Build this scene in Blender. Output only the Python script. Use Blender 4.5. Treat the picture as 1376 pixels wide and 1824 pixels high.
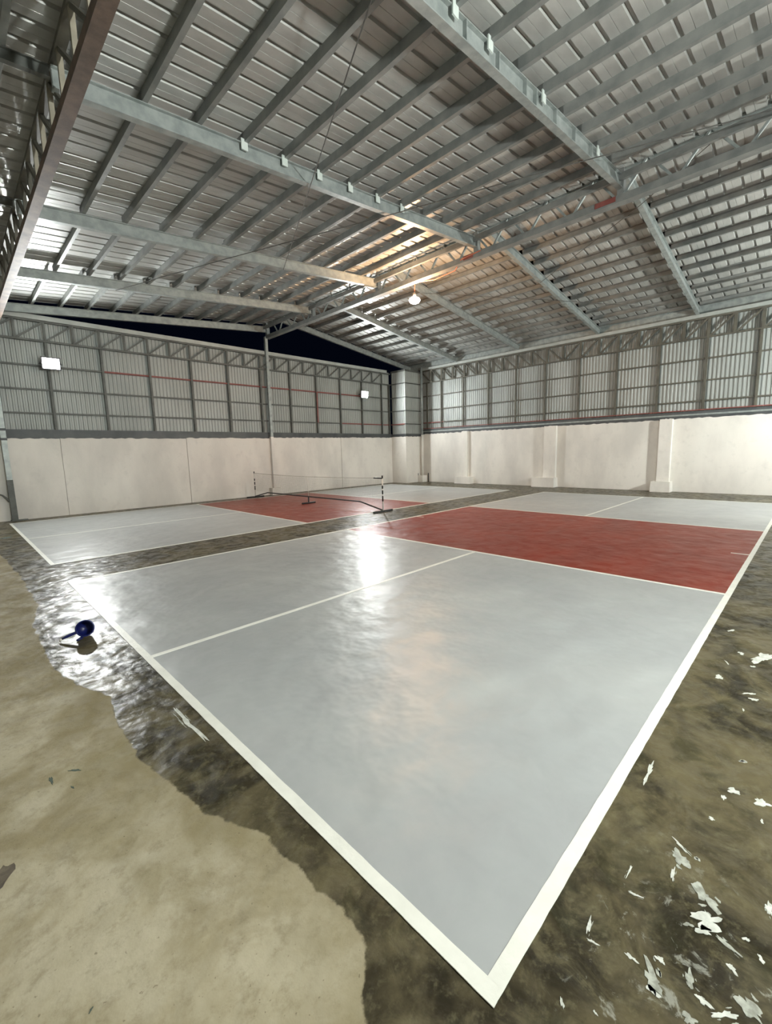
import bpy, math, random
from mathutils import Vector, Matrix

for o in list(bpy.data.objects):
    bpy.data.objects.remove(o, do_unlink=True)
scene = bpy.context.scene
COL = scene.collection
random.seed(7)

# ------------------------------------------------------------------ camera
CAM = Vector((-0.893, -0.518, 1.546))
YAW, PITCH, ROLL = 0.784933, -0.140905, -0.025607
fw = Vector((math.cos(PITCH) * math.cos(YAW), math.cos(PITCH) * math.sin(YAW), math.sin(PITCH)))
rt = Vector((math.sin(YAW), -math.cos(YAW), 0.0))
up = rt.cross(fw)
rt2 = rt * math.cos(ROLL) + up * math.sin(ROLL)
up2 = -rt * math.sin(ROLL) + up * math.cos(ROLL)
cam_data = bpy.data.cameras.new('camera')
cam_data.sensor_fit = 'HORIZONTAL'
cam_data.sensor_width = 36.0
cam_data.lens = 771.25 * 36.0 / 1376.0
cam_data.clip_start = 0.05
cam = bpy.data.objects.new('camera', cam_data)
R = Matrix((rt2, up2, -fw)).transposed().to_4x4()
cam.matrix_world = Matrix.Translation(CAM) @ R
COL.objects.link(cam)
scene.camera = cam

# ------------------------------------------------------------------ world (night sky)
world = bpy.data.worlds.new('night')
scene.world = world
world.use_nodes = True
bgn = world.node_tree.nodes['Background']
bgn.inputs[0].default_value = (0.0012, 0.0022, 0.006, 1)
bgn.inputs[1].default_value = 0.5

# ------------------------------------------------------------------ lamp strengths and exposure
FLOOD_NEAR = 1850.0      # radiance of the flood glass, unseen fixture behind the camera on the right
FLOOD_NEAR_LEFT = 1680.0  # the weaker one behind the camera on the left
FLOOD_FAR = 850.0         # the two flood lights in view
BULB = 500.0             # the warm pendant bulb
vs = scene.view_settings
vs.view_transform = 'Standard'
vs.look = 'None'
vs.exposure = 0.40
vs.gamma = 1.0
vs.use_curve_mapping = False
try:
    scene.cycles.max_bounces = 6
    scene.cycles.sample_clamp_indirect = 12.0
    scene.cycles.caustics_reflective = False
    scene.cycles.caustics_refractive = False
except Exception:
    pass

# ------------------------------------------------------------------ materials
def new_mat(name):
    m = bpy.data.materials.new(name)
    m.use_nodes = True
    nt = m.node_tree
    b = nt.nodes['Principled BSDF']
    return m, nt, b

def N(nt, kind, **kw):
    n = nt.nodes.new(kind)
    for k, v in kw.items():
        if k.startswith('i_'):
            key = k[2:]
            key = int(key) if key.isdigit() else key
            n.inputs[key].default_value = v
        else:
            setattr(n, k, v)
    return n

def noise(nt, vec, scale, detail=4.0, rough=0.55, dist=0.0):
    n = N(nt, 'ShaderNodeTexNoise')
    n.inputs['Scale'].default_value = scale
    n.inputs['Detail'].default_value = detail
    n.inputs['Roughness'].default_value = rough
    n.inputs['Distortion'].default_value = dist
    nt.links.new(vec, n.inputs['Vector'])
    return n.outputs['Fac']

def ramp(nt, fac, lo, hi, smooth=True):
    n = N(nt, 'ShaderNodeMapRange')
    n.interpolation_type = 'SMOOTHSTEP' if smooth else 'LINEAR'
    n.inputs['From Min'].default_value = lo
    n.inputs['From Max'].default_value = hi
    nt.links.new(fac, n.inputs['Value'])
    return n.outputs['Result']

def scale_to(nt, fac, a, b):
    n = N(nt, 'ShaderNodeMapRange')
    n.inputs['To Min'].default_value = a
    n.inputs['To Max'].default_value = b
    nt.links.new(fac, n.inputs['Value'])
    return n.outputs['Result']

def mix(nt, fac, a, b):
    n = N(nt, 'ShaderNodeMix', data_type='RGBA')
    if isinstance(fac, (int, float)):
        n.inputs[0].default_value = fac
    else:
        nt.links.new(fac, n.inputs[0])
    for sock, v in ((n.inputs[6], a), (n.inputs[7], b)):
        if isinstance(v, tuple):
            sock.default_value = (*v, 1.0)
        else:
            nt.links.new(v, sock)
    return n.outputs[2]

def mathn(nt, op, a, b):
    n = N(nt, 'ShaderNodeMath', operation=op)
    for s, v in ((n.inputs[0], a), (n.inputs[1], b)):
        if isinstance(v, (int, float)):
            s.default_value = v
        else:
            nt.links.new(v, s)
    return n.outputs[0]

def bump(nt, b, h, strength, dist=0.02):
    n = N(nt, 'ShaderNodeBump')
    n.inputs['Strength'].default_value = strength
    n.inputs['Distance'].default_value = dist
    nt.links.new(h, n.inputs['Height'])
    nt.links.new(n.outputs['Normal'], b.inputs['Normal'])

def stretched(nt, sx, sy, sz):
    g = N(nt, 'ShaderNodeNewGeometry')
    m = N(nt, 'ShaderNodeMapping')
    m.inputs['Scale'].default_value = (sx, sy, sz)
    nt.links.new(g.outputs['Position'], m.inputs['Vector'])
    return m.outputs['Vector']

def simple(name, c1, c2, rough=0.6, metal=0.0, scale=3.0, bump_s=0.0, bump_scale=30.0, stretch=(1, 1, 1), spec=0.5):
    m, nt, b = new_mat(name)
    v = stretched(nt, *stretch)
    f = ramp(nt, noise(nt, v, scale, 5), 0.3, 0.7)
    nt.links.new(mix(nt, f, c1, c2), b.inputs['Base Color'])
    b.inputs['Roughness'].default_value = rough
    b.inputs['Metallic'].default_value = metal
    b.inputs['Specular IOR Level'].default_value = spec
    if bump_s:
        bump(nt, b, noise(nt, v, bump_scale, 4), bump_s)
    return m

M = {}
M['roof'] = simple('galvanised_roof', (0.41, 0.42, 0.40), (0.50, 0.51, 0.485), 0.40, 0.25, 2.2, 0.10, 16.0, (1.0, 2.5, 1))
M['siding'] = simple('galvanised_siding', (0.30, 0.325, 0.31), (0.38, 0.405, 0.39), 0.5, 0.15, 1.1, 0.05, 10.0, (1, 1, 0.4))
M['galv'] = simple('galvanised_beam', (0.26, 0.295, 0.285), (0.38, 0.415, 0.40), 0.42, 0.3, 7.0, 0.08, 20.0)
M['purlin'] = simple('grey_purlin', (0.20, 0.215, 0.21), (0.29, 0.30, 0.285), 0.5, 0.3, 4.0)
M['frame'] = simple('dark_frame_steel', (0.08, 0.088, 0.08), (0.125, 0.133, 0.122), 0.55, 0.1, 5.0)
M['frame_brown'] = simple('primed_frame_steel', (0.075, 0.073, 0.058), (0.12, 0.115, 0.09), 0.6, 0.1, 5.0)
M['rust'] = simple('rusty_truss_steel', (0.085, 0.06, 0.045), (0.17, 0.115, 0.085), 0.6, 0.1, 5.0, 0.1, 40.0)
M['tan'] = simple('tan_truss_web', (0.26, 0.24, 0.185), (0.34, 0.31, 0.24), 0.6, 0.0, 6.0)
M['red_primer'] = simple('red_primer', (0.19, 0.055, 0.046), (0.25, 0.08, 0.068), 0.6, 0.0, 5.0)
M['band'] = simple('dark_band_beam', (0.055, 0.062, 0.066), (0.085, 0.093, 0.095), 0.5, 0.1, 3.0)
M['coping'] = simple('pale_coping', (0.36, 0.39, 0.37), (0.44, 0.47, 0.45), 0.5, 0.2, 4.0)
M['cleat'] = simple('bright_cleat', (0.55, 0.62, 0.58), (0.66, 0.72, 0.68), 0.5, 0.1, 9.0)
M['black'] = simple('black_metal', (0.012, 0.012, 0.012), (0.03, 0.03, 0.03), 0.45, 0.0, 8.0)
M['cord'] = simple('net_cord', (0.05, 0.05, 0.045), (0.09, 0.09, 0.08), 0.8, 0.0, 8.0)
M['tape'] = simple('net_tape', (0.55, 0.52, 0.46), (0.62, 0.6, 0.53), 0.8, 0.0, 8.0)
M['white_post'] = simple('white_post', (0.62, 0.6, 0.55), (0.7, 0.68, 0.62), 0.5, 0.0, 8.0)
M['wire'] = simple('dark_cable', (0.06, 0.06, 0.055), (0.1, 0.1, 0.09), 0.6, 0.2, 8.0)
M['orange'] = simple('orange_wire', (0.52, 0.15, 0.08), (0.6, 0.2, 0.11), 0.6, 0.0, 8.0)
M['blue'] = simple('blue_plastic', (0.003, 0.008, 0.085), (0.005, 0.013, 0.12), 0.3, 0.0, 6.0)
M['blue_dark'] = simple('blue_plastic_inside', (0.003, 0.006, 0.06), (0.004, 0.009, 0.09), 0.4, 0.0, 6.0)
M['lamp_body'] = simple('lamp_housing', (0.05, 0.05, 0.055), (0.08, 0.08, 0.085), 0.5, 0.2, 8.0)
M['paint_chip'] = simple('dried_paint', (0.44, 0.46, 0.41), (0.64, 0.66, 0.60), 0.6, 0.0, 30.0)
M['paint_chip_grey'] = simple('dried_grey_paint', (0.22, 0.23, 0.19), (0.44, 0.46, 0.40), 0.6, 0.0, 40.0)
M['green_fleck'] = simple('dark_green_fleck', (0.05, 0.075, 0.06), (0.09, 0.12, 0.095), 0.8, 0.0, 30.0)
M['dirt'] = simple('dark_dirt', (0.07, 0.058, 0.045), (0.16, 0.135, 0.095), 0.9, 0.0, 20.0)
M['white_line'] = simple('white_line_paint', (0.74, 0.75, 0.68), (0.82, 0.83, 0.76), 0.42, 0.0, 6.0, 0.12, 26.0)

def emit(name, col, strength):
    m, nt, b = new_mat(name)
    b.inputs['Base Color'].default_value = (*col, 1)
    b.inputs['Emission Color'].default_value = (*col, 1)
    b.inputs['Emission Strength'].default_value = strength
    return m
M['flood_near'] = emit('flood_glass_bright', (0.97, 1.0, 0.955), FLOOD_NEAR)
M['flood_near_left'] = emit('flood_glass_dim', (0.97, 1.0, 0.955), FLOOD_NEAR_LEFT)
M['flood_far'] = emit('flood_glass', (0.97, 1.0, 0.985), FLOOD_FAR)
M['bulb'] = emit('warm_bulb', (1.0, 0.60, 0.33), BULB)

def masonry():
    m, nt, b = new_mat('white_painted_masonry')
    v = stretched(nt, 1, 1, 0.45)
    v2 = stretched(nt, 1, 1, 1)
    f = ramp(nt, noise(nt, v, 0.9, 5), 0.35, 0.72)
    c = mix(nt, f, (0.80, 0.775, 0.72), (0.63, 0.61, 0.57))
    f2 = ramp(nt, noise(nt, v2, 5.0, 6, 0.65), 0.52, 0.75)
    c = mix(nt, mathn(nt, 'MULTIPLY', f2, 0.35), c, (0.58, 0.57, 0.53))
    nt.links.new(c, b.inputs['Base Color'])
    b.inputs['Roughness'].default_value = 0.75
    bump(nt, b, noise(nt, v2, 14.0, 6, 0.65), 0.25, 0.01)
    return m
M['masonry'] = masonry()

def court_paint(name, c1, c2, c3, rough, bs, spec=0.5):
    m, nt, b = new_mat(name)
    v = stretched(nt, 1, 1, 1)
    f = ramp(nt, noise(nt, v, 0.8, 4, 0.5, 0.4), 0.35, 0.68)
    c = mix(nt, f, c1, c2)
    f2 = ramp(nt, noise(nt, v, 2.0, 5, 0.55, 0.5), 0.3, 0.8)
    c = mix(nt, mathn(nt, 'MULTIPLY', f2, 0.7), c, c3)
    nt.links.new(c, b.inputs['Base Color'])
    b.inputs['Roughness'].default_value = rough
    sp = ramp(nt, noise(nt, v, 4.0, 5, 0.6, 0.6), 0.36, 0.66)
    nt.links.new(scale_to(nt, sp, spec * 0.45, spec * 1.25), b.inputs['Specular IOR Level'])
    h = mathn(nt, 'ADD', mathn(nt, 'MULTIPLY', noise(nt, v, 3.0, 1), 1.0), mathn(nt, 'MULTIPLY', noise(nt, v, 10.0, 1), 0.22))
    bump(nt, b, h, bs, 0.02)
    return m
M['grey_paint'] = court_paint('grey_court_paint', (0.365, 0.385, 0.385), (0.42, 0.44, 0.43), (0.345, 0.36, 0.36), 0.36, 0.9)
M['red_paint'] = court_paint('red_court_paint', (0.225, 0.038, 0.022), (0.27, 0.050, 0.029), (0.175, 0.033, 0.021), 0.38, 1.1, 0.25)

WET_EDGE = [(-1.0, -0.5), (0.0, -0.30), (0.222, -0.262), (0.306, -0.229), (0.345, -0.15), (0.417, -0.13), (0.53, -0.131), (0.644, -0.144),
            (0.82, -0.161), (0.948, -0.147), (1.149, -0.244), (1.45, -0.318), (1.855, -0.368), (2.313, -0.374), (2.64, -0.322),
            (3.0, -0.45), (3.545, -0.52), (4.68, -0.49), (5.33, -0.39), (6.8, -0.38), (9.1, -0.45), (10.0, -0.45)]

def concrete():
    m, nt, b = new_mat('stained_concrete')
    g = N(nt, 'ShaderNodeNewGeometry')
    pos = g.outputs['Position']
    sep = N(nt, 'ShaderNodeSeparateXYZ')
    nt.links.new(pos, sep.inputs[0])
    X, Y = sep.outputs[0], sep.outputs[1]
    yy = mathn(nt, 'DIVIDE', mathn(nt, 'ADD', Y, 1.0), 11.0)
    fc = N(nt, 'ShaderNodeFloatCurve')
    cu = fc.mapping.curves[0]
    pts = [((y + 1.0) / 11.0, x + 1.0) for y, x in WET_EDGE]
    cu.points[0].location = pts[0]
    cu.points[1].location = pts[-1]
    for p in pts[1:-1]:
        cu.points.new(*p)
    for p in cu.points:
        p.handle_type = 'VECTOR'
    fc.mapping.update()
    nt.links.new(yy, fc.inputs['Value'])
    gx = mathn(nt, 'SUBTRACT', fc.outputs[0], 1.0)
    d = mathn(nt, 'SUBTRACT', X, gx)
    n1 = mathn(nt, 'ADD', mathn(nt, 'MULTIPLY', mathn(nt, 'SUBTRACT', noise(nt, pos, 9.0, 5, 0.7), 0.5), 0.06), mathn(nt, 'MULTIPLY', mathn(nt, 'SUBTRACT', noise(nt, pos, 3.0, 3, 0.6), 0.5), 0.10))
    d = mathn(nt, 'ADD', d, n1)
    wet = ramp(nt, d, -0.006, 0.008)
    # a wide soft damp margin on the dry side
    damp = ramp(nt, mathn(nt, 'ADD', d, mathn(nt, 'MULTIPLY', mathn(nt, 'SUBTRACT', noise(nt, pos, 2.2, 4), 0.5), 0.9)), -0.42, 0.1)
    # dry concrete
    a = ramp(nt, noise(nt, pos, 1.6, 5, 0.6, 0.7), 0.38, 0.62)
    dry = mix(nt, a, (0.456, 0.415, 0.300), (0.310, 0.270, 0.167))
    a2 = ramp(nt, noise(nt, pos, 3.7, 5, 0.66, 0.5), 0.46, 0.70)
    dry = mix(nt, mathn(nt, 'MULTIPLY', a2, 0.6), dry, (0.241, 0.203, 0.115))
    a3 = ramp(nt, noise(nt, pos, 2.9, 5, 0.6, 0.3), 0.56, 0.68)
    dry = mix(nt, mathn(nt, 'MULTIPLY', a3, 0.5), dry, (0.473, 0.440, 0.333))
    s = ramp(nt, noise(nt, pos, 14.0, 5, 0.75), 0.48, 0.72)
    dry = mix(nt, mathn(nt, 'MULTIPLY', s, 0.5), dry, (0.206, 0.174, 0.104))
    dry = mix(nt, mathn(nt, 'MULTIPLY', damp, 0.55), dry, (0.215, 0.184, 0.102))
    pit = ramp(nt, noise(nt, pos, 60.0, 3, 0.6), 0.66, 0.72)
    dry = mix(nt, mathn(nt, 'MULTIPLY', pit, 0.55), dry, (0.112, 0.091, 0.056))
    # wet concrete
    w1 = ramp(nt, noise(nt, pos, 1.9, 5, 0.62, 1.0), 0.38, 0.64)
    wc = mix(nt, w1, (0.030, 0.026, 0.017), (0.118, 0.101, 0.058))
    w2 = ramp(nt, noise(nt, pos, 6.5, 5, 0.72, 0.8), 0.47, 0.70)
    wc = mix(nt, mathn(nt, 'MULTIPLY', w2, 0.65), wc, (0.146, 0.129, 0.072))
    w3 = ramp(nt, noise(nt, pos, 4.0, 5, 0.65, 0.8), 0.52, 0.66)
    wc = mix(nt, mathn(nt, 'MULTIPLY', w3, 0.6), wc, (0.034, 0.033, 0.018))
    w4 = ramp(nt, noise(nt, pos, 24.0, 3, 0.7), 0.52, 0.72)
    wc = mix(nt, mathn(nt, 'MULTIPLY', w4, 0.4), wc, (0.168, 0.154, 0.091))
    # pale dried paint scum smeared on the concrete right of the near court
    sc = ramp(nt, noise(nt, pos, 11.0, 5, 0.72, 0.5), 0.575, 0.66)
    sc = mathn(nt, 'MULTIPLY', sc, ramp(nt, Y, -0.05, -0.2))
    sc = mathn(nt, 'MULTIPLY', sc, ramp(nt, X, 1.2, 0.3))
    sc = mathn(nt, 'MULTIPLY', sc, 0.55)
    wc = mix(nt, sc, wc, (0.42, 0.43, 0.37))
    nt.links.new(mix(nt, wet, dry, wc), b.inputs['Base Color'])
    rd = mathn(nt, 'ADD', 0.7, 0.0)
    rw = mathn(nt, 'ADD', 0.32, 0.0)
    n = N(nt, 'ShaderNodeMix', data_type='FLOAT')
    nt.links.new(wet, n.inputs[0]); nt.links.new(rd, n.inputs[2]); nt.links.new(rw, n.inputs[3])
    nt.links.new(n.outputs[0], b.inputs['Roughness'])
    sp = ramp(nt, noise(nt, pos, 7.0, 5, 0.62, 0.6), 0.42, 0.62)
    nt.links.new(scale_to(nt, sp, 0.03, 0.36), b.inputs['Specular IOR Level'])
    h = mathn(nt, 'ADD', noise(nt, pos, 5.0, 2), mathn(nt, 'MULTIPLY', noise(nt, pos, 22.0, 3, 0.6), 0.2))
    bump(nt, b, h, 0.8, 0.02)
    return m
M['concrete'] = concrete()

# ------------------------------------------------------------------ mesh helpers
class MB:
    def __init__(self):
        self.v = []; self.f = []
    def box(self, x0, x1, y0, y1, z0, z1):
        i = len(self.v)
        self.v += [Vector(p) for p in ((x0, y0, z0), (x1, y0, z0), (x1, y1, z0), (x0, y1, z0), (x0, y0, z1), (x1, y0, z1), (x1, y1, z1), (x0, y1, z1))]
        self.f += [(i, i+3, i+2, i+1), (i+4, i+5, i+6, i+7), (i, i+1, i+5, i+4), (i+1, i+2, i+6, i+5), (i+2, i+3, i+7, i+6), (i+3, i, i+4, i+7)]
        return self
    def bar(self, p0, p1, w, h, upv=(0, 0, 1)):
        p0, p1, upv = Vector(p0), Vector(p1), Vector(upv)
        d = (p1 - p0).normalized()
        s = d.cross(upv)
        if s.length < 1e-4:
            s = d.cross(Vector((1, 0, 0)))
        s.normalize()
        u = s.cross(d)
        i = len(self.v)
        for p in (p0, p1):
            for a, c in ((-1, -1), (1, -1), (1, 1), (-1, 1)):
                self.v.append(p + s * (a * w / 2) + u * (c * h / 2))
        self.f += [(i, i+1, i+2, i+3), (i+7, i+6, i+5, i+4)]
        for k in range(4):
            self.f.append((i+k, i+4+k, i+4+(k+1) % 4, i+(k+1) % 4))
        return self
    def sweep(self, prof, p0, p1, side, upv):
        """extrude a closed 2-D profile (side, up) from p0 to p1"""
        p0, p1, side, upv = map(Vector, (p0, p1, side, upv))
        i = len(self.v); n = len(prof)
        for p in (p0, p1):
            for a, c in prof:
                self.v.append(p + side * a + upv * c)
        for k in range(n):
            k2 = (k + 1) % n
            self.f.append((i+k, i+k2, i+n+k2, i+n+k))
        self.f += [tuple(i+k for k in reversed(range(n))), tuple(i+n+k for k in range(n))]
        return self
    def tube(self, pts, r, n=8, caps=True):
        pts = [Vector(p) for p in pts]
        rs = r if isinstance(r, (list, tuple)) else [r] * len(pts)
        i0 = len(self.v)
        for k, p in enumerate(pts):
            d = (pts[min(k+1, len(pts)-1)] - pts[max(k-1, 0)]).normalized()
            a = d.cross(Vector((0, 0, 1)))
            if a.length < 1e-4:
                a = d.cross(Vector((1, 0, 0)))
            a.normalize(); b = d.cross(a)
            for j in range(n):
                t = 2 * math.pi * j / n
                self.v.append(p + (a * math.cos(t) + b * math.sin(t)) * rs[k])
        for k in range(len(pts) - 1):
            for j in range(n):
                j2 = (j + 1) % n
                self.f.append((i0+k*n+j, i0+k*n+j2, i0+(k+1)*n+j2, i0+(k+1)*n+j))
        if caps:
            self.f.append(tuple(i0 + j for j in reversed(range(n))))
            self.f.append(tuple(i0 + (len(pts)-1)*n + j for j in range(n)))
        return self
    def lathe(self, prof, n=24, c=(0, 0, 0)):
        c = Vector(c); i0 = len(self.v)
        for r, z in prof:
            for j in range(n):
                t = 2 * math.pi * j / n
                self.v.append(c + Vector((r * math.cos(t), r * math.sin(t), z)))
        for k in range(len(prof) - 1):
            for j in range(n):
                j2 = (j + 1) % n
                self.f.append((i0+k*n+j, i0+k*n+j2, i0+(k+1)*n+j2, i0+(k+1)*n+j))
        return self
    def poly(self, pts, z0, z1):
        i = len(self.v); n = len(pts)
        for z in (z0, z1):
            self.v += [Vector((p[0], p[1], z)) for p in pts]
        self.f += [tuple(i+k for k in reversed(range(n))), tuple(i+n+k for k in range(n))]
        for k in range(n):
            k2 = (k+1) % n
            self.f.append((i+k, i+k2, i+n+k2, i+n+k))
        return self
    def mesh(self, name, mat, centre=True, smooth=False):
        c = Vector((0, 0, 0))
        if centre and self.v:
            lo = Vector([min(p[k] for p in self.v) for k in range(3)])
            hi = Vector([max(p[k] for p in self.v) for k in range(3)])
            c = (lo + hi) / 2
        me = bpy.data.meshes.new(name)
        me.from_pydata([tuple(p - c) for p in self.v], [], self.f)
        me.materials.append(M[mat] if isinstance(mat, str) else mat)
        if smooth:
            for p in me.polygons:
                p.use_smooth = True
        me.validate(); me.update()
        return me, c
    def build(self, name, mat, parent=None, smooth=False, rel=False):
        """rel: vertices are in the parent's own frame; otherwise in world coordinates (parents carry no rotation then)"""
        me, c = self.mesh(name, mat, True, smooth)
        o = bpy.data.objects.new(name, me)
        COL.objects.link(o)
        if parent is not None:
            o.parent = parent
            o.location = c if rel else c - wloc(parent)
        else:
            o.location = c
        return o

def wloc(o):
    v = Vector((0, 0, 0))
    while o is not None:
        v += o.location
        o = o.parent
    return v

def copy_to(o, dv, parent=None):
    c = o.copy()
    COL.objects.link(c)
    if parent is not None:
        c.parent = parent
    c.location = o.location + Vector(dv)
    return c

def empty(name, loc, label=None, cat=None, group=None):
    o = bpy.data.objects.new(name, None)
    o.empty_display_size = 0.2
    o.location = loc
    COL.objects.link(o)
    tag(o, label, cat, group)
    return o

def tag(o, label=None, cat=None, group=None, kind=None):
    if label: o['label'] = label
    if cat: o['category'] = cat
    if group: o['group'] = group
    if kind: o['kind'] = kind
    return o

# ------------------------------------------------------------------ key dimensions (metres)
YW, XW = 14.1, 15.5          # faces of the two walls in view
YN, XN = -3.7, -3.2          # faces of the two walls behind the camera
XR = 7.80                    # ridge
RAFT_Y = [-3.6, -0.75, 2.26, 5.15, 8.24, 11.2, 13.98]
def zl(x): return 5.13 + 0.094 * x              # underside of the left rafters
def zr(x): return 5.33 + 0.142 * (15.45 - x)    # underside of the right rafters
RD, PD = 0.20, 0.12          # rafter and purlin depth

# ------------------------------------------------------------------ floor
mb = MB()
mb.box(XN - 0.2, XW + 0.3, YN - 0.2, YW + 0.3, -0.15, 0.0)
floor = tag(mb.build('floor', 'concrete'), 'stained grey brown concrete floor, wet and dark around the courts', kind='structure')

def blob(cx, cy, ax, ay, bx, by, mat, name, z=0.0015, n=26):
    pts = []
    ph = [random.uniform(0, 6.28) for _ in range(4)]
    for k in range(n):
        t = 2 * math.pi * k / n
        r = 1 + 0.22 * math.sin(2*t + ph[0]) + 0.2 * math.sin(3*t + ph[1]) + 0.16 * math.sin(5*t + ph[2]) + random.uniform(-0.26, 0.26)
        pts.append((cx + r * (ax * math.cos(t) + bx * math.sin(t)), cy + r * (ay * math.cos(t) + by * math.sin(t))))
    # keep the winding counter-clockwise
    if ax * by - ay * bx < 0:
        pts.reverse()
    return MB().poly(pts, 0.0, z).build(name, mat, floor)
WHITE = [(1.28, -0.065, -0.079, -0.002, 0.0, 0.009), (1.409, -0.464, -0.004, -0.024, -0.015, 0.002), (1.412, -0.368, 0.002, -0.023, -0.011, 0.001), (1.336, -0.341, -0.009, -0.007, -0.008, 0.002), (1.671, -0.375, 0.005, -0.013, -0.007, -0.0), (1.166, -0.324, 0.002, -0.01, -0.005, 0.0), (1.289, -0.473, -0.007, -0.004, -0.005, 0.002), (0.933, -0.263, -0.018, -0.028, -0.003, 0.001), (0.873, -0.271, -0.014, -0.027, -0.018, 0.004), (0.786, -0.265, -0.029, -0.003, -0.002, 0.003), (0.688, -0.148, 0.024, -0.0, 0.0, -0.002), (0.611, -0.19, 0.006, -0.019, -0.003, -0.0), (0.359, -0.137, 0.003, -0.016, -0.003, 0.0), (0.402, -0.11, -0.031, -0.003, -0.001, 0.003), (0.765, -0.361, -0.026, -0.035, -0.016, 0.005), (0.677, -0.38, 0.019, -0.038, -0.019, 0.0), (0.637, -0.379, 0.007, -0.02, -0.01, 0.001), (0.636, -0.439, -0.01, -0.03, -0.004, 0.001), (0.379, -0.298, -0.029, -0.026, -0.011, 0.006), (0.45, -0.3, -0.005, -0.01, -0.005, 0.002), (0.348, -0.304, -0.0, -0.015, -0.007, 0.001), (0.454, -0.374, -0.021, -0.01, -0.006, 0.004), (0.418, -0.412, -0.004, -0.019, -0.005, 0.001), (0.423, -0.46, 0.018, -0.022, -0.007, -0.0), (0.488, -0.507, -0.016, -0.027, -0.013, 0.005), (0.864, -0.522, -0.018, -0.009, -0.008, 0.004), (0.396, -0.236, -0.001, -0.014, -0.004, 0.001), (0.569, -0.458, -0.005, -0.01, -0.006, 0.002), (0.696, -0.478, 0.004, -0.008, -0.004, 0.0), (0.144, -0.13, -0.011, -0.008, -0.002, 0.002), (0.185, -0.205, -0.002, -0.005, -0.002, 0.001), (0.347, -0.392, 0.001, -0.014, -0.009, 0.002), (0.658, -0.518, -0.007, -0.008, -0.004, 0.002), (3.076, -0.348, 0.059, -0.047, -0.046, -0.004), (2.55, -0.167, -0.002, -0.024, -0.016, -0.001), (3.063, -0.229, 0.005, -0.016, -0.016, -0.001), (2.373, -0.358, 0.005, -0.018, -0.011, -0.0), (2.437, -0.333, 0.021, -0.025, -0.007, -0.001), (2.2, -0.325, -0.014, -0.005, -0.005, 0.001), (3.51, -0.119, 0.031, -0.023, -0.01, -0.001), (1.67, -0.375, 0.009, -0.013, -0.006, -0.0), (2.873, -0.312, 0.001, -0.013, -0.009, -0.0), (2.823, -0.175, -0.021, -0.012, -0.006, 0.001), (-0.079, 1.966, 0.006, -0.196, -0.009, -0.006)]
DARK = [(-0.622, 2.0, 0.022, -0.017, -0.001, -0.007), (-0.718, 2.003, 0.001, -0.035, -0.005, 0.0), (-0.655, 1.872, 0.003, -0.014, -0.003, -0.002), (-0.236, 10.966, 0.092, -0.019, -0.008, -0.123), (-0.788, 0.818, 0.005, 0.005, 0.001, -0.002)]

for i, b in enumerate(WHITE):
    w = 1.5 if i > 0 else 1.0
    blob(*b[:4], b[4] * w, b[5] * w, 'paint_chip_grey' if i in (8, 14, 17, 18, 21, 24, 31) else 'paint_chip', 'paint_fleck')
for b in list(WHITE):
    L = math.hypot(b[2], b[3])
    if L > 0.018 and b[0] < 1.2:
        for _ in range(3):
            t, u = random.uniform(-1.3, 1.3), random.choice((-1, 1)) * random.uniform(1.5, 3.2)
            f = random.uniform(0.14, 0.32)
            blob(b[0] + t*b[2] + u*b[4], b[1] + t*b[3] + u*b[5], f*b[2], f*b[3], f*1.4*b[4] , f*1.4*b[5], 'paint_chip_grey', 'paint_fleck', 0.0012, 12)
for b in DARK:
    blob(*b, 'green_fleck', 'floor_fleck')
blob(-0.945, 1.53, 0.03, -0.025, 0.03, 0.05, 'dirt', 'dirt_patch', 0.002, 24)

# ------------------------------------------------------------------ ceiling: sheets, rafters, purlins
mb = MB()
mb.box(XR - 0.012, XR, YN - 0.1, YW + 0.15, zl(XR) + RD + PD - 0.03, zr(XR) + RD + PD + 0.03)
ceiling = tag(mb.build('ceiling', 'galv'), 'ribbed metal sheet roof on galvanised rafters and purlins', kind='structure')

RIB = 0.28
def rib_profile(n_rib):
    pts = []
    for k in range(n_rib):
        y = k * RIB
        pts += [(y, 0.0), (y + 0.112, 0.0), (y + 0.115, 0.006), (y + 0.118, 0.0), (y + 0.215, 0.0), (y + 0.226, 0.034), (y + 0.262, 0.034), (y + 0.273, 0.0)]
    pts.append((n_rib * RIB, 0.0))
    return pts
def roof_sheet(xa, xb, za, zb, y0):
    mb = MB()
    prof = rib_profile(4)
    for y, h in prof:
        mb.v.append(Vector((xa, y0 + y, za + h)))
    for y, h in prof:
        mb.v.append(Vector((xb, y0 + y, zb + h)))
    n = len(prof)
    for k in range(n - 1):
        mb.f.append((k, n + k, n + k + 1, k + 1))
    return mb.build('roof_sheet', 'roof', ceiling)
SL = lambda x: zl(x) + RD + PD
SR = lambda x: zr(x) + RD + PD
y0 = YN - 0.1
s0 = roof_sheet(XN - 0.3, XR, SL(XN - 0.3), SL(XR), y0)
s1 = roof_sheet(XR, XW + 0.4, SR(XR), SR(XW + 0.4), y0)
for k in range(1, 16):
    copy_to(s0, (0, k * 1.12, 0)); copy_to(s1, (0, k * 1.12, 0))

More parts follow.
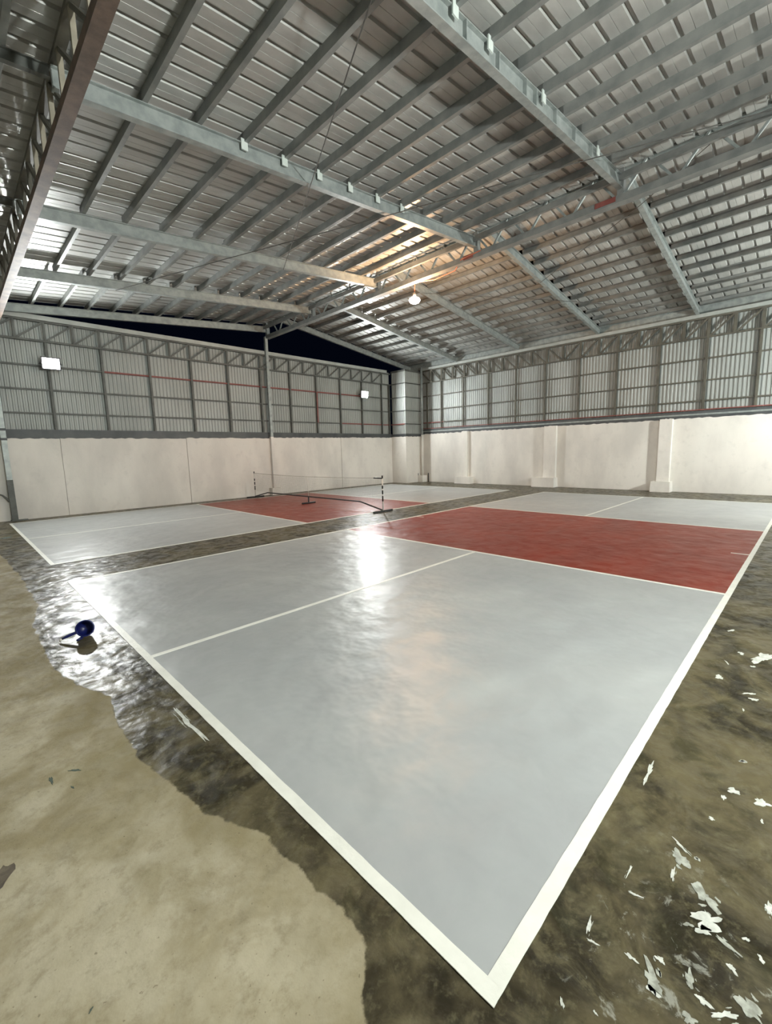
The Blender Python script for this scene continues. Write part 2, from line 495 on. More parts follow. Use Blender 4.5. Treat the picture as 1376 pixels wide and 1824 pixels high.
def i_profile(w, d, t=0.012):
    return [(-w/2, 0), (w/2, 0), (w/2, t), (t/2, t), (t/2, d - t), (w/2, d - t), (w/2, d), (-w/2, d), (-w/2, d - t), (-t/2, d - t), (-t/2, t), (-w/2, t)]
def rafter(y, xa, xb, fz):
    mb = MB()
    mb.sweep(i_profile(0.095, RD), (xa, y, fz(xa)), (xb, y, fz(xb)), (0, 1, 0), (0, 0, 1))
    return mb.build('rafter', 'galv', ceiling)
raf_l, raf_r = [], []
for y in RAFT_Y:
    raf_l.append(rafter(y, 0.27, XR - 0.07, zl))
    MB().sweep(i_profile(0.06, 0.11, 0.008), (XN - 0.1, y, zl(XN - 0.1) + RD - 0.11), (0.26, y, zl(0.26) + RD - 0.11), (0, 1, 0), (0, 0, 1)).build('outer_rafter', 'frame', ceiling)
    yr = y + (0.14 if y < 3 else 0.08 if y < 6 else 0.0)
    raf_r.append((yr, rafter(yr, XR, XW + 0.2, zr)))
def c_profile(w, d, t=0.006):
    # open side towards +side, bottom flange visible from below
    return [(0, 0), (w, 0), (w, t), (t, t), (t, d - t), (w, d - t), (w, d), (0, d)]
PL = [1.09 - 0.605 * 6 + 0.605 * k for k in range(17)]
PRX = [8.10 + 0.605 * k for k in range(13)]
for b in range(len(RAFT_Y) - 1):
    ya, yb = RAFT_Y[b], RAFT_Y[b + 1]
    if b == len(RAFT_Y) - 2:
        yb += 0.2
    off = (0.0, 0.0, 0.0, 0.0, 0.05, -0.04)[b]
    base = None
    for x in PL:
        x += off
        if base is None:
            base = MB().sweep(c_profile(0.055, PD), (x, ya - 0.04, zl(x) + RD), (x, yb + 0.04, zl(x) + RD), (1, 0, 0), (0, 0, 1)).build('purlin', 'purlin', ceiling)
            bx = x
        else:
            copy_to(base, (x - bx, 0, zl(x) - zl(bx)))
    ya, yb = raf_r[b][0], raf_r[b + 1][0] + (0.2 if b == len(RAFT_Y) - 2 else 0.0)
    base = None
    for x in PRX:
        x += off
        if base is None:
            base = MB().sweep([(-a, c) for a, c in reversed(c_profile(0.055, PD))], (x, ya - 0.04, zr(x) + RD), (x, yb + 0.04, zr(x) + RD), (1, 0, 0), (0, 0, 1)).build('purlin', 'purlin', ceiling)
            bx = x
        else:
            copy_to(base, (x - bx, 0, zr(x) - zr(bx)))
# pale cleats where the purlins are bolted to the two nearest rafters
for r, y, xs in ((raf_l[3], 5.15, PL[8:14]), (raf_l[2], 2.26, [PL[i] for i in (9, 10, 12, 15)])):
    first = None
    for x in xs:
        if first is None:
            mbx = MB()
            mbx.box(x - 0.045, x + 0.045, y - 0.064, y - 0.048, zl(x) + RD - 0.10, zl(x) + RD + 0.03)
            first = mbx.build('cleat', 'cleat', r); fx = x
        else:
            copy_to(first, (x - fx, 0, zl(x) - zl(fx)))
# stiffener plates inside the nearest rafter's web
for k, x in enumerate([3.1, 3.7, 4.3, 4.55, 5.1, 5.7, 6.3]):
    MB().box(x - 0.005, x + 0.005, 2.207, 2.255, zl(x) + 0.012, zl(x) + RD - 0.012).build('stiffener', 'galv', raf_l[2])

def cable(pts, fz, r=0.007):
    MB().tube([(x, y, fz(x) - 0.02) for x, y in pts], r, 6).build('bracing_cable', 'wire', ceiling)
cable([(1.98, 2.26), (3.36, 5.15), (4.85, 8.24)], zl)
cable([(7.65, -0.75), (6.25, 2.26), (4.98, 5.15), (3.55, 8.24), (2.28, 11.2)], zl)
cable([(8.0, 0.6), (9.30, 2.40), (11.0, 5.23)], zr)
cable([(9.6, 8.24), (12.3, 5.23), (15.0, 2.4)], zr, 0.006)

# ------------------------------------------------------------------ ridge girder
gird = empty('ridge_girder', (XR, YW - 0.2, 5.70), 'grey lattice girder running under the roof ridge above the courts', 'girder')
ZB = 5.65
mb = MB(); mb.sweep([(-0.08, 0), (0.08, 0), (0.08, 0.115), (0.072, 0.115), (0.072, 0.008), (-0.072, 0.008), (-0.072, 0.115), (-0.08, 0.115)], (XR, YN, ZB), (XR, YW - 0.08, ZB), (1, 0, 0), (0, 0, 1))
mb.build('bottom_chord', 'purlin', gird)
mb = MB(); mb.box(XR - 0.05, XR - 0.012, YN, YW - 0.08, 6.20, 6.26); mb.build('top_chord', 'purlin', gird)
y = YN + 0.1; k = 0
while y < YW - 0.5:
    a, b2 = (ZB + 0.03, 6.21) if k % 2 == 0 else (6.21, ZB + 0.03)
    MB().bar((XR - 0.03, y, a), (XR - 0.03, y + 0.42, b2), 0.035, 0.035).build('web_bar', 'galv', gird)
    y += 0.42; k += 1
for y in RAFT_Y[1:]:
    MB().box(XR - 0.06, XR + 0.06, y - 0.05, y + 0.05, ZB + 0.05, zr(XR) + 0.05).build('stub_post', 'purlin', gird)
for ya, yb in ((2.32, 2.66), (5.2, 5.45)):
    MB().box(XR - 0.092, XR - 0.08, ya, yb, ZB + 0.03, ZB + 0.11).build('primed_strip', 'red_primer', gird)

mb = MB(); mb.box(XR - 0.17, XR - 0.11, YN, YW + 0.1, 5.955, 6.06); mb.build('ridge_purlin', 'purlin', ceiling)

# ------------------------------------------------------------------ side truss near the camera
XT = 0.33
tr = empty('side_truss', (XT, YW - 0.3, 5.0), 'rusty brown lattice truss running along the left side of the roof', 'truss')
ZT0, ZT1 = 4.84, 5.42
mb = MB(); mb.sweep([(-0.06, 0), (0.06, 0), (0.06, 0.008), (-0.052, 0.008), (-0.052, 0.10), (-0.06, 0.10)], (XT, YN, ZT0), (XT, YW - 0.05, ZT0), (1, 0, 0), (0, 0, 1))
mb.build('bottom_chord', 'rust', tr)
mb = MB(); mb.box(XT - 0.06, XT + 0.03, YN, YW - 0.05, ZT1 - 0.05, ZT1); mb.build('top_chord', 'frame_brown', tr)
y = YN + 0.2; k = 0
while y < YW - 0.6:
    MB().box(XT - 0.045, XT + 0.0, y - 0.02, y + 0.02, ZT0 + 0.05, ZT1 - 0.02).build('upright', 'tan' if y < 7 else 'frame_brown', tr)
    MB().bar((XT - 0.02, y, ZT0 + 0.05), (XT - 0.02, y + 0.56, ZT1 - 0.03), 0.04, 0.04).build('diagonal', 'frame_brown', tr)
    y += 0.56; k += 1

# ------------------------------------------------------------------ walls
def jag_panel(axis, face, a0, a1, h, name, parent, depth=0.2, seed=0):
    """painted masonry panel with a ragged top edge; axis 'x' faces -Y, axis 'y' faces -X"""
    rnd = random.Random(seed)
    n = max(6, int((a1 - a0) / 0.09))
    mb = MB()
    for d in (0.0, depth):
        for k in range(n + 1):
            a = a0 + (a1 - a0) * k / n
            t = h + (rnd.uniform(-0.012, 0.016) if 0 < k < n else 0)
            for z in (0.0, t):
                mb.v.append(Vector((a, face + d, z)) if axis == 'x' else Vector((face + d, a, z)))
    m = 2 * (n + 1)
    for k in range(n):
        i = 2 * k
        mb.f += [(i, i+2, i+3, i+1), (m+i, m+i+1, m+i+3, m+i+2), (i+1, i+3, m+i+3, m+i+1), (i, m+i, m+i+2, i+2)]
    mb.f += [(0, 1, m+1, m), (2*n, m+2*n, m+2*n+1, 2*n+1)]
    return mb.build(name, 'masonry', parent)

def siding_mesh(w, h, period=0.105, d=0.018):
    mb = MB(); pts = []
    n = max(1, int(round(w / period))); p = w / n
    for k in range(n):
        x = k * p
        pts += [(x, 0), (x + p*0.42, 0), (x + p*0.55, -d), (x + p*0.87, -d)]
    pts.append((w, 0))
    for z in (0, h):
        mb.v += [Vector((x, y, z)) for x, y in pts]
    m = len(pts)
    for k in range(m - 1):
        mb.f.append((k, k+1, m+k+1, m+k))
    return mb.mesh('siding_sheet', 'siding', False)[0]
def put(name, me, parent, loc, rz=0.0):
    o = bpy.data.objects.new(name, me); COL.objects.link(o)
    o.parent = parent
    o.location = Vector(loc) - wloc(parent); o.rotation_euler.z = rz
    return o

# --- the long wall on the left of the picture
HL = 2.09
mb = MB(); mb.box(XN, XW + 0.2, YW + 0.20, YW + 0.26, 0, 2.2)
wall_left = tag(mb.build('wall_left', 'masonry'), 'white painted block wall with ribbed metal siding framed above it', kind='structure')
joints = [XN, 1.33, 4.66, 7.72, 11.12, 14.27]
for k in range(5):
    jag_panel('x', YW + (0.0, 0.012, 0.0, 0.014, 0.0)[k], joints[k] + 0.005, joints[k+1] - 0.005, HL + (0, 0.01, 0.03, 0.06, 0.08)[k] * 0.7, 'masonry_panel', wall_left, 0.2, k)
mb = MB(); mb.sweep([(0, 0), (0.10, 0), (0.10, 0.02), (0.02, 0.02), (0.02, 0.24), (0.10, 0.24), (0.10, 0.26), (0, 0.26)], (XN, YW + 0.02, 2.065), (14.27, YW + 0.02, 2.065), (0, 1, 0), (0, 0, 1))
mb.build('sill_beam', 'band', wall_left)
sh = siding_mesh(1.05, 2.95)
for k in range(17):
    x = 14.27 - 1.05 * (k + 1)
    put('siding_sheet', sh, wall_left, (x, YW + 0.14, 2.22))
studs = [1.29 + 1.241 * k for k in range(-3, 11)] + [14.2]
for x in studs:
    mb = MB(); mb.box(x - 0.03, x + 0.03, YW + 0.03, YW + 0.09, 2.32, 4.6)
    mb.build('stud', 'frame', wall_left)
MB().box(9.955, 10.005, YW + 0.02, YW + 0.03, 2.75, 3.97).build('stud_face', 'red_primer', wall_left)
for z, segs in ((2.75, ((XN, 11.2, 'frame'), (11.2, 14.25, 'red_primer'))), (3.36, ((XN, 14.25, 'frame'),)), (3.97, ((XN, 2.55, 'frame'), (2.55, 12.4, 'red_primer'), (12.4, 14.25, 'frame')))):
    for a, b2, mt in segs:
        MB().box(a, b2, YW + 0.055, YW + 0.105, z - 0.022, z + 0.022).build('girt', mt, wall_left)
wt = MB().box(XN, 14.25, YW + 0.01, YW + 0.07, 4.575, 4.625).build('wall_truss', 'frame', wall_left)
MB().box(XN, 14.25, YW + 0.01, YW + 0.07, 5.065, 5.115).build('top_chord', 'frame', wt)
x = studs[0]; st = None
while x < 14.2:
    if st is None:
        st = MB().box(x - 0.025, x + 0.025, YW + 0.01, YW + 0.05, 4.62, 5.07).build('upright', 'frame', wt)
        dg = MB().bar((x + 0.02, YW + 0.03, 4.62), (x + 0.60, YW + 0.03, 5.07), 0.04, 0.04, (0, 1, 0)).build('diagonal', 'frame', wt); x_s = x
    else:
        copy_to(st, (x - x_s, 0, 0))
        if x < 13.6:
            copy_to(dg, (x - x_s, 0, 0))
    x += 0.6205
MB().box(XN, 14.0, YW - 0.02, YW + 0.14, 5.115, 5.23).build('coping_beam', 'coping', wall_left)

# --- the corner block that juts into the room
CX, CY = 14.27, 13.2
mb = MB(); mb.box(CX + 0.012, XW + 0.3, CY + 0.012, YW + 0.3, 0, 2.1)
wall_corner = tag(mb.build('wall_corner', 'masonry'), 'white block pier in the far corner with metal siding above', kind='structure')
jag_panel('y', CX, CY + 0.1, YW + 0.02, 2.17, 'masonry_panel', wall_corner, 0.1, 21)
jag_panel('x', CY, CX, XW + 0.02, 2.17, 'masonry_panel', wall_corner, 0.1, 22)
put('siding_sheet', siding_mesh(0.88, 2.95), wall_corner, (CX + 0.05, YW - 0.0, 2.2), -math.pi / 2)
put('siding_sheet', siding_mesh(1.18, 2.95), wall_corner, (CX + 0.05, CY + 0.05, 2.2))
for z, mt in ((2.24, 'band'), (2.75, 'red_primer'), (3.36, 'frame'), (3.97, 'frame'), (4.6, 'frame')):
    hh = 0.06 if mt == 'band' else 0.022
    MB().box(CX - 0.01, CX + 0.04, CY + 0.04, YW + 0.02, z - hh, z + hh).build('girt', mt, wall_corner)
    MB().box(CX - 0.01, XW, CY - 0.01, CY + 0.04, z - hh, z + hh).build('girt', 'frame' if mt == 'red_primer' else mt, wall_corner)
MB().box(CX, CX + 0.05, CY, CY + 0.05, 2.2, 5.12).build('corner_angle', 'siding', wall_corner)
MB().box(CX, XW + 0.1, CY, YW, 5.12, 5.2).build('cap_sheet', 'frame', wall_corner)

# --- the wall on the right of the picture
HR = 2.29
mb = MB(); mb.box(XW + 0.20, XW + 0.26, YN, CY + 0.1, 0, 2.4)
wall_right = tag(mb.build('wall_right', 'masonry'), 'white painted block wall with pilasters and bright metal siding above', kind='structure')
PIL = [(10.57, 10.87, 10.30, 11.12), (6.58, 7.05, 6.52, 7.42), (2.85, 3.20, 2.76, 3.32), (-1.0, -0.65, -1.1, -0.55)]
ed = [CY + 0.02, 10.72, 6.8, 3.02, -0.82, YN]
for k in range(5):
    jag_panel('y', XW + (0.0, 0.01, 0.0, 0.012, 0)[k], ed[k+1], ed[k], HR + 0.012 * (k - 2) * 0.5, 'masonry_panel', wall_right, 0.2, 40 + k)
for k, (a, b2, pa, pb) in enumerate(PIL):
    dp = (0.10, 0.13, 0.15, 0.15)[k]
    p = jag_panel('y', XW - dp, a, b2, HR + 0.02, 'pilaster', wall_right, dp + 0.05, 60 + k)
    mb = MB(); i = 0
    h = (0.30, 0.36, 0.33, 0.33)[k]
    x0 = XW - dp - 0.22
    mb.v += [Vector(v) for v in ((x0, pa, 0), (XW + .02, pa, 0), (XW + .02, pb, 0), (x0, pb, 0), (x0 + .02, pa + .015, h), (XW + .02, pa + .015, h), (XW + .02, pb - .015, h), (x0 + .02, pb - .015, h))]
    mb.f += [(0, 3, 2, 1), (4, 5, 6, 7), (0, 1, 5, 4), (1, 2, 6, 5), (2, 3, 7, 6), (3, 0, 4, 7)]
    mb.build('pedestal', 'masonry', p)
mb = MB(); mb.sweep([(0, 0), (0.10, 0), (0.10, 0.02), (0.02, 0.02), (0.02, 0.21), (0.10, 0.21), (0.10, 0.23), (0, 0.23)], (XW + 0.02, YN, HR - 0.02), (XW + 0.02, CY, HR - 0.02), (1, 0, 0), (0, 0, 1))
mb.build('sill_beam', 'band', wall_right)
mb = MB(); mb.box(XW + 0.0, XW + 0.02, YN, CY, HR + 0.09, HR + 0.14); mb.build('beam_rib', 'galv', wall_right)
mb = MB(); mb.box(XW + 0.01, XW + 0.06, YN, CY, HR + 0.235, HR + 0.265); mb.build('girt', 'red_primer', wall_right)
sh = siding_mesh(1.05, 2.95)
for k in range(17):
    put('siding_sheet', sh, wall_right, (XW + 0.14, CY + 0.15 - 1.05 * k, 2.35), -math.pi / 2)
rstuds = [0.89 - 1.25 * 3, 0.89 - 2.5, 0.89 - 1.25, 0.89, 2.12, 3.37, 4.62, 5.87, 7.14, 8.36, 9.63, 10.9, 12.12, 12.95]
for y in rstuds:
    mb = MB(); mb.box(XW + 0.03, XW + 0.09, y - 0.03, y + 0.03, HR + 0.22, 4.65); mb.build('stud', 'frame_brown', wall_right)
for z in (2.81, 3.41, 4.05):
    segs = ((YN, 12.0, 'frame_brown'), (12.0, CY, 'red_primer')) if z < 3 else ((YN, CY, 'frame_brown'),)
    for a, b2, mt in segs:
        MB().box(XW + 0.055, XW + 0.105, a, b2, z - 0.022, z + 0.022).build('girt', mt, wall_right)
wt = MB().box(XW + 0.01, XW + 0.07, YN, CY, 4.64, 4.68).build('wall_truss', 'frame_brown', wall_right)
MB().box(XW + 0.01, XW + 0.07, YN, CY, 5.19, 5.24).build('top_chord', 'frame_brown', wt)
y = 0.89 - 1.25 * 3; st = None
while y < CY - 0.1:
    if st is None:
        st = MB().box(XW + 0.005, XW + 0.065, y - 0.038, y + 0.038, 4.67, 5.2).build('upright', 'frame_brown', wt)
        d1 = MB().bar((XW + 0.03, y + 0.04, 5.19), (XW + 0.03, y + 0.58, 4.68), 0.045, 0.05, (1, 0, 0)).build('diagonal', 'frame_brown', wt)
        d2 = MB().bar((XW + 0.03, y + 0.04, 4.68), (XW + 0.03, y + 0.58, 5.19), 0.045, 0.07, (1, 0, 0)).build('diagonal', 'frame_brown', wt)
        ys = y
        d2.location.y += 100.0
        d2_home = d2.location.copy(); first2 = True
    else:
        copy_to(st, (0, y - ys, 0))
        if y > 6.4:
            if first2:
                d2.location.y += (y - ys) - 100.0; first2 = False; y2 = y
            else:
                copy_to(d2, (0, y - y2, 0))
        else:
            copy_to(d1, (0, y - ys, 0))
    y += 0.6215
MB().box(XW - 0.05, XW + 0.10, YN, CY, 5.24, 5.34).build('eave_beam', 'coping', wall_right)
MB().box(XW + 0.06, XW + 0.09, YN, YW + 0.2, 5.30, 5.66).build('eave_closure', 'galv', wall_right)

# --- the two plain walls behind the camera
mb = MB(); mb.box(XN, XW + 0.2, YN - 0.2, YN, 0, 2.15)
wall_back = tag(mb.build('wall_back', 'masonry'), 'white painted block wall behind the viewer', kind='structure')
MB().box(XN, XW + 0.2, YN - 0.16, YN - 0.10, 2.15, 5.2).build('siding', 'siding', wall_back)
mb = MB(); mb.box(XN - 0.2, XN, YN - 0.2, YW + 0.26, 0, 2.15)
wall_side = tag(mb.build('wall_side', 'masonry'), 'white painted block wall on the near left side', kind='structure')
MB().box(XN - 0.16, XN - 0.10, YN, YW + 0.2, 2.15, 4.85).build('siding', 'siding', wall_side)

# ------------------------------------------------------------------ steel posts
p = empty('steel_post', (7.74, YW - 0.05, 0), 'tall slim grey post under the ridge girder on the long wall', 'post')
MB().box(7.69, 7.79, YW - 0.11, YW - 0.01, 0.28, 5.72).build('shaft', 'galv', p)
MB().box(7.685, 7.795, YW - 0.115, YW - 0.005, 0.26, 2.16).build('painted_lower_shaft', 'masonry', p)
MB().box(7.56, 7.98, YW - 0.2, YW + 0.0, 0, 0.26).build('concrete_foot', 'masonry', p)
p = empty('steel_post', (0.17, YW - 0.07, 0), 'dark grey steel post at the left edge under the brown truss', 'post')
MB().box(0.11, 0.23, YW - 0.14, YW - 0.02, 0.0, 1.05).build('painted_lower_shaft', 'frame', p)
MB().box(0.115, 0.225, YW - 0.135, YW - 0.025, 1.05, 5.02).build('shaft', 'galv', p)
MB().box(0.105, 0.235, YW - 0.145, YW - 0.015, 2.04, 2.10).build('collar', 'band', p)
MB().box(0.105, 0.235, YW - 0.145, YW - 0.015, 2.28, 2.34).build('collar', 'band', p)
MB().box(0.08, 0.42, YW - 0.19, YW - 0.05, 0.0, 0.025).build('base_plate', 'frame', p)
PX, PY = 15.28, 13.06
p = empty('steel_post', (PX, PY, 0), 'round grey post with white lower half beside the far corner pier', 'post')
MB().tube([(PX, PY, 2.25), (PX, PY, 5.35)], 0.055, 16).build('shaft', 'galv', p, True)
MB().tube([(PX, PY, 0.30), (PX, PY, 2.25)], 0.058, 16).build('painted_lower_shaft', 'masonry', p, True)
MB().box(PX - 0.20, PX + 0.15, PY - 0.15, PY + 0.12, 0, 0.32).build('concrete_foot', 'masonry', p)
for dx, dy in ((-0.16, 0.15), (0.20, -0.19)):
    MB().tube([(PX + dx, PY + dy, 0), (PX + dx, PY + dy, 0.42)], 0.022, 8).build('anchor_rod', 'black', p)

# tap on the long wall by the left post
t = empty('wall_tap', (-0.02, YW - 0.03, 0.70), 'small tap with red handle and pipe beside the left post', 'tap')
MB().tube([(-0.12, YW, 0.72), (-0.12, YW - 0.12, 0.72), (-0.02, YW - 0.12, 0.68), (0.07, YW - 0.12, 0.58), (0.10, YW - 0.12, 0.50)], 0.02, 8).build('pipe', 'frame', t, True)
MB().lathe([(0.0, 0.0), (0.055, 0.0), (0.06, 0.015), (0.05, 0.03), (0.0, 0.03)], 14, (-0.12, YW - 0.12, 0.76)).build('handle', 'red_primer', t, True)
MB().tube([(-0.12, YW - 0.12, 0.72), (-0.12, YW - 0.12, 0.77)], 0.012, 8).build('stem', 'frame', t)

# ------------------------------------------------------------------ lamps
def flood(loc, face, mat, label, group, tilt=6):
    """face: +1 looks towards +Y, -1 towards -Y"""
    f = empty('flood_light', loc, label, 'flood light', group)
    f.rotation_euler = (math.radians(tilt), 0, 0 if face < 0 else math.pi)
    b = MB(); b.box(-0.19, 0.19, -0.03, 0.03, -0.14, 0.14)
    b.box(-0.21, 0.21, -0.045, -0.03, 0.13, 0.16); b.box(-0.21, 0.21, -0.045, -0.03, -0.16, -0.13)
    b.box(-0.21, -0.18, -0.045, -0.03, -0.13, 0.13); b.box(0.18, 0.21, -0.045, -0.03, -0.13, 0.13)
    hs = b.build('housing', 'lamp_body', f, rel=True)
    for k in range(6):
        x = -0.15 + 0.06 * k
        fin = MB().box(x - 0.006, x + 0.006, 0.03, 0.06, -0.11, 0.11).build('cooling_fin', 'lamp_body', hs, rel=True)
        fin.location -= hs.location
    MB().box(-0.175, 0.175, -0.036, -0.031, -0.125, 0.125).build('glass', mat, f, rel=True)
    b = MB(); b.box(-0.235, -0.212, -0.012, 0.012, -0.02, 0.02); b.box(0.212, 0.235, -0.012, 0.012, -0.02, 0.02)
    b.bar((-0.225, 0, 0), (-0.225, 0.13, -0.02), 0.01, 0.03); b.bar((0.225, 0, 0), (0.225, 0.13, -0.02), 0.01, 0.03)
    b.box(-0.235, 0.235, 0.12, 0.13, -0.035, -0.005)
    b.build('bracket', 'lamp_body', f, rel=True)
    return f
flood((1.32, YW - 0.14, 4.02), -1, 'flood_far', 'flood light on the left part of the metal siding, left of the ridge post', 'flood lights')
flood((12.42, YW - 0.14, 4.02), -1, 'flood_far', 'flood light on the siding nearest the far corner pier', 'flood lights')
flood((2.2, YN + 0.20, 3.3), 1, 'flood_near_left', 'flood light on the wall behind the viewer, left one', 'flood lights', 4)
flood((12.4, YN + 0.20, 3.3), 1, 'flood_near', 'flood light on the wall behind the viewer, right one', 'flood lights', 4)

BX, BY, BZ = 7.78, 6.95, 5.24
bl = empty('pendant_bulb', (BX, BY, BZ), 'glowing warm orange bulb hanging from the ridge girder', 'bulb')
MB().lathe([(0.0, -0.09), (0.055, -0.085), (0.11, -0.06), (0.14, -0.01), (0.12, 0.03), (0.06, 0.06), (0.035, 0.075)], 24, (BX, BY, BZ)).build('globe', 'bulb', bl, True)
MB().lathe([(0.037, 0.07), (0.04, 0.08), (0.04, 0.15), (0.015, 0.17), (0.0, 0.17)], 16, (BX, BY, BZ)).build('socket', 'lamp_body', bl, True)
MB().tube([(BX, BY, BZ + 0.165), (BX + 0.005, BY - 0.01, BZ + 0.35), (BX, BY, ZB + 0.0)], 0.008, 6).build('cord', 'orange', bl)
MB().tube([(XR + 0.085, 6.9, ZB + 0.02), (XR + 0.09, 6.4, ZB - 0.06), (XR + 0.09, 5.8, ZB - 0.03), (XR - 0.09, 5.5, ZB + 0.07), (XR - 0.09, 5.0, ZB + 0.10)], 0.012, 6).build('feed_wire', 'orange', bl, True)

# ------------------------------------------------------------------ courts
CW, N1, NM, N2, CL = 6.096, 4.555, 6.70, 8.885, 13.43
LW = 0.052
def ragged_rect(x0, x1, y0, y1, amp, step, rnd):
    pts = []
    def run(ax, ay, bx, by):
        L = math.hypot(bx - ax, by - ay); n = max(2, int(L / step))
        nx, ny = (by - ay) / L, -(bx - ax) / L
        for k in range(n):
            t = k / n
            a = rnd.uniform(-amp, amp) if k else 0
            pts.append((ax + (bx - ax) * t + nx * a, ay + (by - ay) * t + ny * a))
    run(x0, y0, x1, y0); run(x1, y0, x1, y1); run(x1, y1, x0, y1); run(x0, y1, x0, y0)
    return pts
def court(yb, label, seed):
    rnd = random.Random(seed)
    c = empty('pickleball_court', (CL / 2, yb + CW / 2, 0), label, 'court', 'painted courts')
    def slab(name, mat, x0, x1, y0, y1, z0, z1, amp=0.0):
        mb = MB()
        if amp:
            mb.poly(ragged_rect(x0, x1, y0, y1, amp, 0.06, rnd), z0, z1)
        else:
            mb.box(x0, x1, y0, y1, z0, z1)
        return mb.build(name, mat, c)
    ym = yb + CW / 2
    for xa, xb in ((0.02, N1), (N2, CL - 0.02)):
        for ya, yb2 in ((yb + 0.02, ym), (ym, yb + CW - 0.02)):
            slab('service_box', 'grey_paint', xa, xb, ya, yb2, 0.0, 0.003)
    slab('kitchen_zone', 'red_paint', N1, N2, yb + 0.02, yb + CW - 0.02, 0.0, 0.003)
    z0, z1 = 0.0015, 0.0045
    slab('baseline', 'white_line', 0, LW, yb, yb + CW, z0, z1, 0.0011)
    slab('baseline', 'white_line', CL - LW, CL, yb, yb + CW, z0, z1, 0.0011)
    slab('sideline', 'white_line', LW, CL - LW, yb, yb + LW, z0, z1, 0.0011)
    slab('sideline', 'white_line', LW, CL - LW, yb + CW - LW, yb + CW, z0, z1, 0.0011)
    slab('kitchen_line', 'white_line', N1 - 0.025, N1 + 0.025, yb + LW, yb + CW - LW, z0, z1)
    slab('kitchen_line', 'white_line', N2 - 0.025, N2 + 0.025, yb + LW, yb + CW - LW, z0, z1)
    slab('centre_line', 'white_line', LW, N1 - 0.025, ym - 0.024, ym + 0.024, z0, z1)
    slab('centre_line', 'white_line', N2 + 0.025, CL - LW, ym - 0.024, ym + 0.024, z0, z1)
    for ya, yc in ((yb + LW, yb + 0.25), (yb + CW - 0.25, yb + CW - LW)):
        slab('net_mark', 'white_line', NM - 0.02, NM + 0.02, ya, yc, z0, z1)
    return c
court(0.0, 'nearest painted court, grey with a red band and no net', 1)
YC2 = CW + 1.275
court(YC2, 'farther painted court along the left wall with a net across it', 2)

# ------------------------------------------------------------------ portable net on the farther court
NX, NY0, NY1, NYM = NM + 0.03, YC2 - 0.17, YC2 + CW + 0.2, YC2 + CW / 2
net = empty('portable_net', (NX, NYM, 0.003), 'portable black framed net standing across the farther court', 'net')
for y, s in ((NY0, 1), (NY1, -1)):
    po = MB().tube([(NX, y, 0.03), (NX, y, 0.89)], 0.017, 10).build('post', 'white_post', net, True)
    for za, zb in ((0.28, 0.42), (0.46, 0.56), (0.60, 0.68), (0.86, 0.93)):
        MB().tube([(NX, y, za), (NX, y, zb)], 0.019, 10).build('post_sleeve', 'black', po, True)
    MB().tube([(NX - 0.33, y, 0.03), (NX + 0.33, y, 0.03)], 0.027, 10).build('foot', 'black', net, True)
MB().box(NX - 0.02, NX + 0.02, NY0 - 0.01, NY0 + 0.30, 0.845, 0.875).build('top_arm', 'black', net)
MB().tube([(NX, NY0, 0.05), (NX, NY0 + 0.85, 0.22), (NX, NYM, 0.22), (NX, NY1 - 0.85, 0.22), (NX, NY1, 0.05)], 0.019, 10).build('frame_tube', 'black', net, True)
MB().tube([(NX - 0.24, NYM, 0.03), (NX + 0.24, NYM, 0.03)], 0.026, 10).build('foot', 'black', net, True)
MB().tube([(NX, NYM, 0.03), (NX, NYM, 0.21)], 0.022, 10).build('centre_leg', 'black', net, True)
MB().tube([(NX, NYM, 0.21), (NX, NYM, 0.83)], 0.009, 8).build('centre_strut', 'white_post', net, True)
def sag(y):
    t = (y - NY0) / (NY1 - NY0)
    return 0.87 - 0.045 * 4 * t * (1 - t)
mb = MB()
n = 40
for k in range(n):
    ya = NY0 + (NY1 - NY0) * k / n; yb2 = NY0 + (NY1 - NY0) * (k + 1) / n
    mb.bar((NX, ya, sag(ya)), (NX, yb2, sag(yb2)), 0.006, 0.018)
mb.build('top_tape', 'tape', net)
mb = MB()
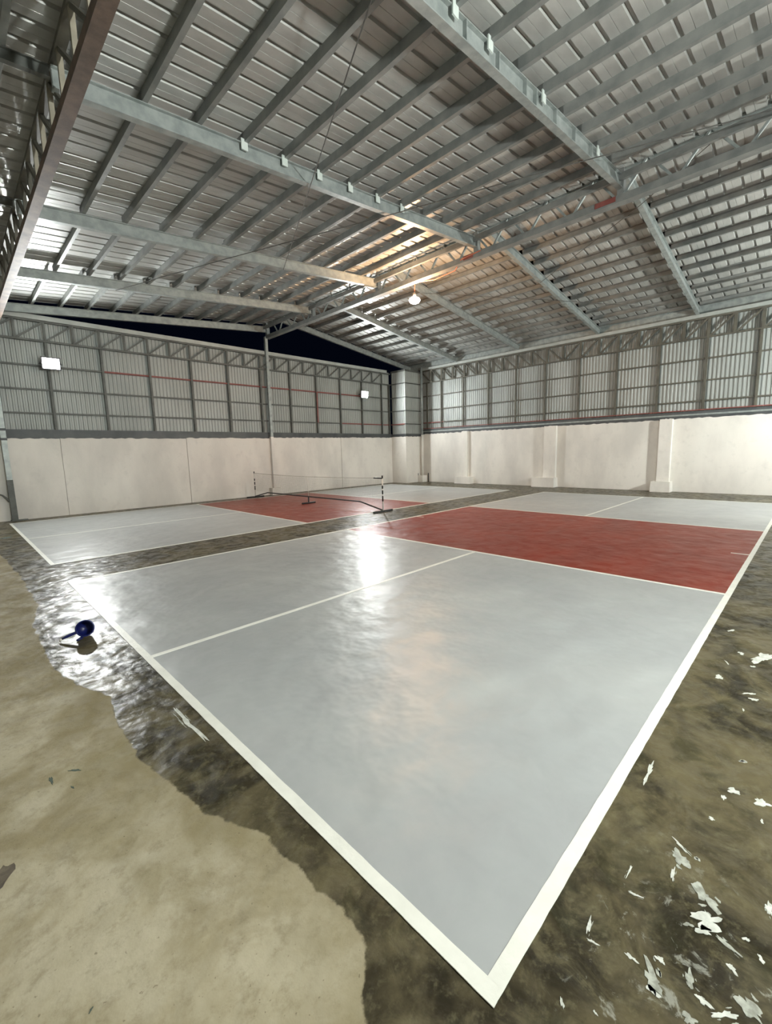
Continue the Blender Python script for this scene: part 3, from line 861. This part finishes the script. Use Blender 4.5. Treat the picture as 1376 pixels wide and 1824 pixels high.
y = NY0 + 0.02
while y < NY1:
    mb.bar((NX, y, 0.24), (NX, y, sag(y)), 0.0012, 0.0012, (0, 1, 0)); y += 0.045
z = 0.25
while z < 0.80:
    for k in range(10):
        ya = NY0 + (NY1 - NY0) * k / 10; yb2 = NY0 + (NY1 - NY0) * (k + 1) / 10
        mb.bar((NX, ya, 0.24 + (z - 0.24) * (sag(ya) - 0.24) / 0.63), (NX, yb2, 0.24 + (z - 0.24) * (sag(yb2) - 0.24) / 0.63), 0.0012, 0.0012)
    z += 0.045
mb.build('netting', 'cord', net)

# ------------------------------------------------------------------ blue dipper left of the near court
d = empty('water_dipper', (-0.215, 3.93, 0.0), 'small blue plastic dipper lying on the wet concrete beside the near court', 'dipper')
axis = Vector((-0.12, -0.93, 0.30)).normalized()
tilt = Matrix.Translation((0.0, 0.0, 0.072)) @ axis.to_track_quat('Z', 'Y').to_matrix().to_4x4()
def xf(mb, m):
    mb.v = [m @ v for v in mb.v]; return mb
b = MB().lathe([(0.0, -0.058), (0.045, -0.058), (0.052, -0.05), (0.066, 0.055), (0.071, 0.058), (0.071, 0.062), (0.064, 0.062)], 28)
xf(b, tilt).build('bowl', 'blue', d, True, rel=True)
b = MB().lathe([(0.064, 0.062), (0.050, -0.046), (0.0, -0.05)], 28)
xf(b, tilt).build('bowl_lining', 'blue_dark', d, True, rel=True)
h = MB().tube([(-0.06, -0.045, 0.070), (-0.095, -0.03, 0.058), (-0.135, -0.01, 0.042), (-0.165, 0.005, 0.028)], [0.013, 0.013, 0.012, 0.009], 10)
h.build('handle', 'blue', d, True, rel=True)
MB().tube([(-0.165, 0.005, 0.028), (-0.176, 0.010, 0.020), (-0.180, 0.012, 0.009)], [0.009, 0.010, 0.006], 10).build('handle_tip', 'white_post', d, True, rel=True)
MB().tube([(-0.035, -0.06, 0.018), (-0.062, -0.075, 0.012), (-0.078, -0.08, 0.009)], [0.014, 0.012, 0.008], 10).build('rim_hook', 'blue_dark', d, True, rel=True)
